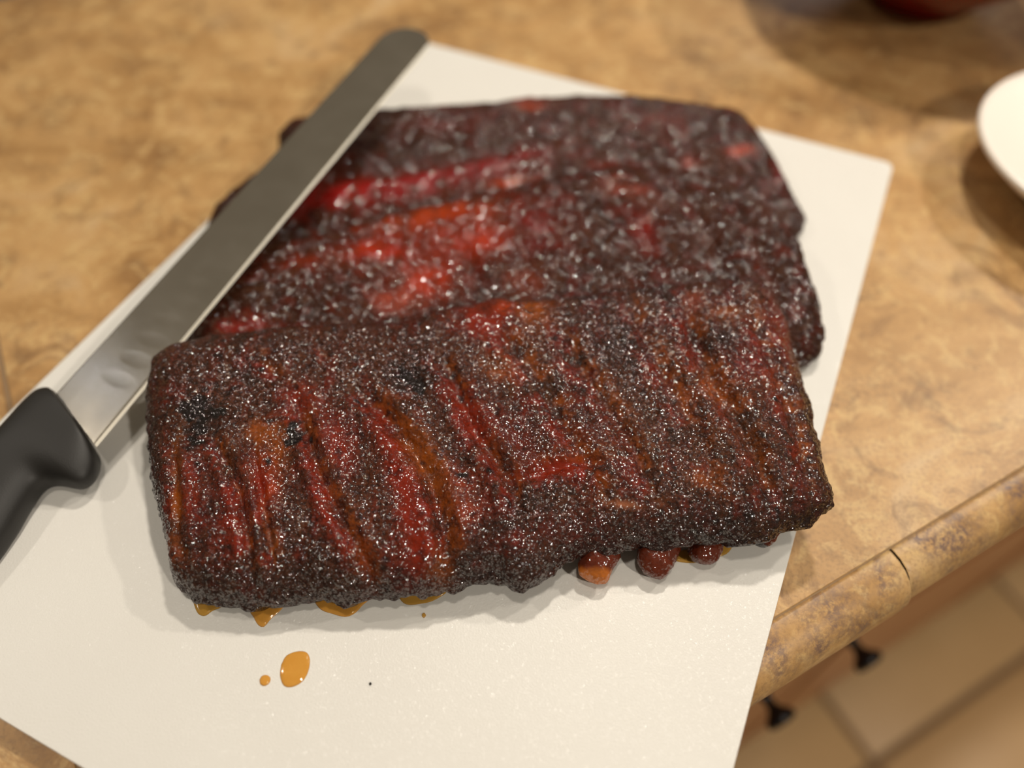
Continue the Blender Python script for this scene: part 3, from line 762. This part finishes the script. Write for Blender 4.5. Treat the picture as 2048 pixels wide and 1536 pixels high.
puddle('sauce_drop', [(562, 1330), (572, 1312), (592, 1303), (612, 1304), (620, 1318), (617, 1342), (606, 1362), (586, 1374), (568, 1372), (560, 1352)], 'large oval amber sauce drop on the white board below the ribs')
puddle('sauce_drop', [(519, 1360), (524, 1352), (534, 1350), (541, 1356), (539, 1366), (530, 1372), (521, 1369)], 'tiny round sauce drop just left of the large amber drop')
puddle('sauce_puddle', [(385, 1200), (440, 1190), (445, 1212), (425, 1222), (410, 1232), (395, 1226)], 'pale sauce smear under the left corner of the front rack', M_film)
puddle('sauce_puddle', [(490, 1195), (575, 1195), (562, 1220), (542, 1238), (528, 1254), (516, 1250), (507, 1235), (498, 1220)], 'pointed amber sauce drip running out below the front rack')
puddle('sauce_puddle', [(620, 1190), (735, 1190), (722, 1214), (708, 1228), (690, 1234), (665, 1228), (640, 1218)], 'wide amber sauce puddle under the middle of the front rack')
puddle('sauce_puddle', [(790, 1185), (890, 1180), (870, 1200), (840, 1208), (810, 1208)], 'thin sauce line under the front rack right of the wide puddle', M_film)
puddle('sauce_drop', [(844, 1228), (849, 1226), (852, 1231), (848, 1236), (844, 1233)], 'pinhead sauce spot on the board below the thin sauce line', M_film)
puddle('sauce_puddle', [(1330, 1105), (1400, 1095), (1462, 1085), (1456, 1106), (1430, 1116), (1390, 1126), (1350, 1122)], 'yellowish sauce puddle under the bone ends at right', M_film)

def fleck(u, v, r, label):
    c_ = at(u, v, BOARD); bm = bmesh.new(); bmesh.ops.create_icosphere(bm, subdivisions=2, radius=r)
    for vv in bm.verts: vv.co = Vector((vv.co.x * random.uniform(.8, 1.1), vv.co.y, vv.co.z * .7)) + c_ + Vector((0, 0, r * .65))
    return tag(from_bm('pepper_fleck', bm, M_pepper, None, True), label, 'pepper')
fleck(741, 1368, .0006, 'single black pepper fleck on the white board right of the large drop')

# ------------------------------------------------------------------ bowls at the frame's edges
def bowl(name, centre, prof_, m_, label, S=96):
    o = empty(name, centre, label, 'bowl'); bm = bmesh.new(); rings = []
    for r, z in prof_:
        rings.append([bm.verts.new((centre.x + r * math.cos(2 * math.pi * k / S), centre.y + r * math.sin(2 * math.pi * k / S), centre.z + z)) for k in range(S)] if r > 0 else [bm.verts.new((centre.x, centre.y, centre.z + z))])
    for p, q in zip(rings, rings[1:]):
        for k in range(S):
            if len(p) == 1: bm.faces.new([p[0], q[(k + 1) % S], q[k]])
            elif len(q) == 1: bm.faces.new([p[k], p[(k + 1) % S], q[0]])
            else: bm.faces.new([p[k], p[(k + 1) % S], q[(k + 1) % S], q[k]])
    from_bm('bowl_body', bm, m_, o, True)
    return o
pz = at(1840, 45, COUNTER); c1 = pz + Vector((0.012, 0.046, 0))
bowl('red_bowl', c1, [(0, .004), (.036, .004), (.038, 0), (.044, 0), (.046, .006), (.060, .016), (.085, .036), (.112, .058), (.135, .084), (.149, .104), (.151, .107), (.148, .107), (.131, .085), (.107, .060), (.08, .039), (.05, .018), (0, .014)], M_red,
     'dark red glazed bowl on the worktop cut off by the top of the frame')
RW = 0.096
lw = at(1974, 305, COUNTER + .036); c2 = Vector((lw.x + RW, lw.y, COUNTER))
bowl('white_bowl', c2, [(0, .004), (.040, .004), (.042, 0), (.047, 0), (.049, .005), (.062, .010), (.078, .020), (.090, .030), (.0955, .0345), (.096, .037), (.0945, .0385), (.088, .0365), (.074, .032), (.060, .028), (.03, .025), (0, .0245)], M_white,
     'white round dish on the worktop cut off by the right of the frame')
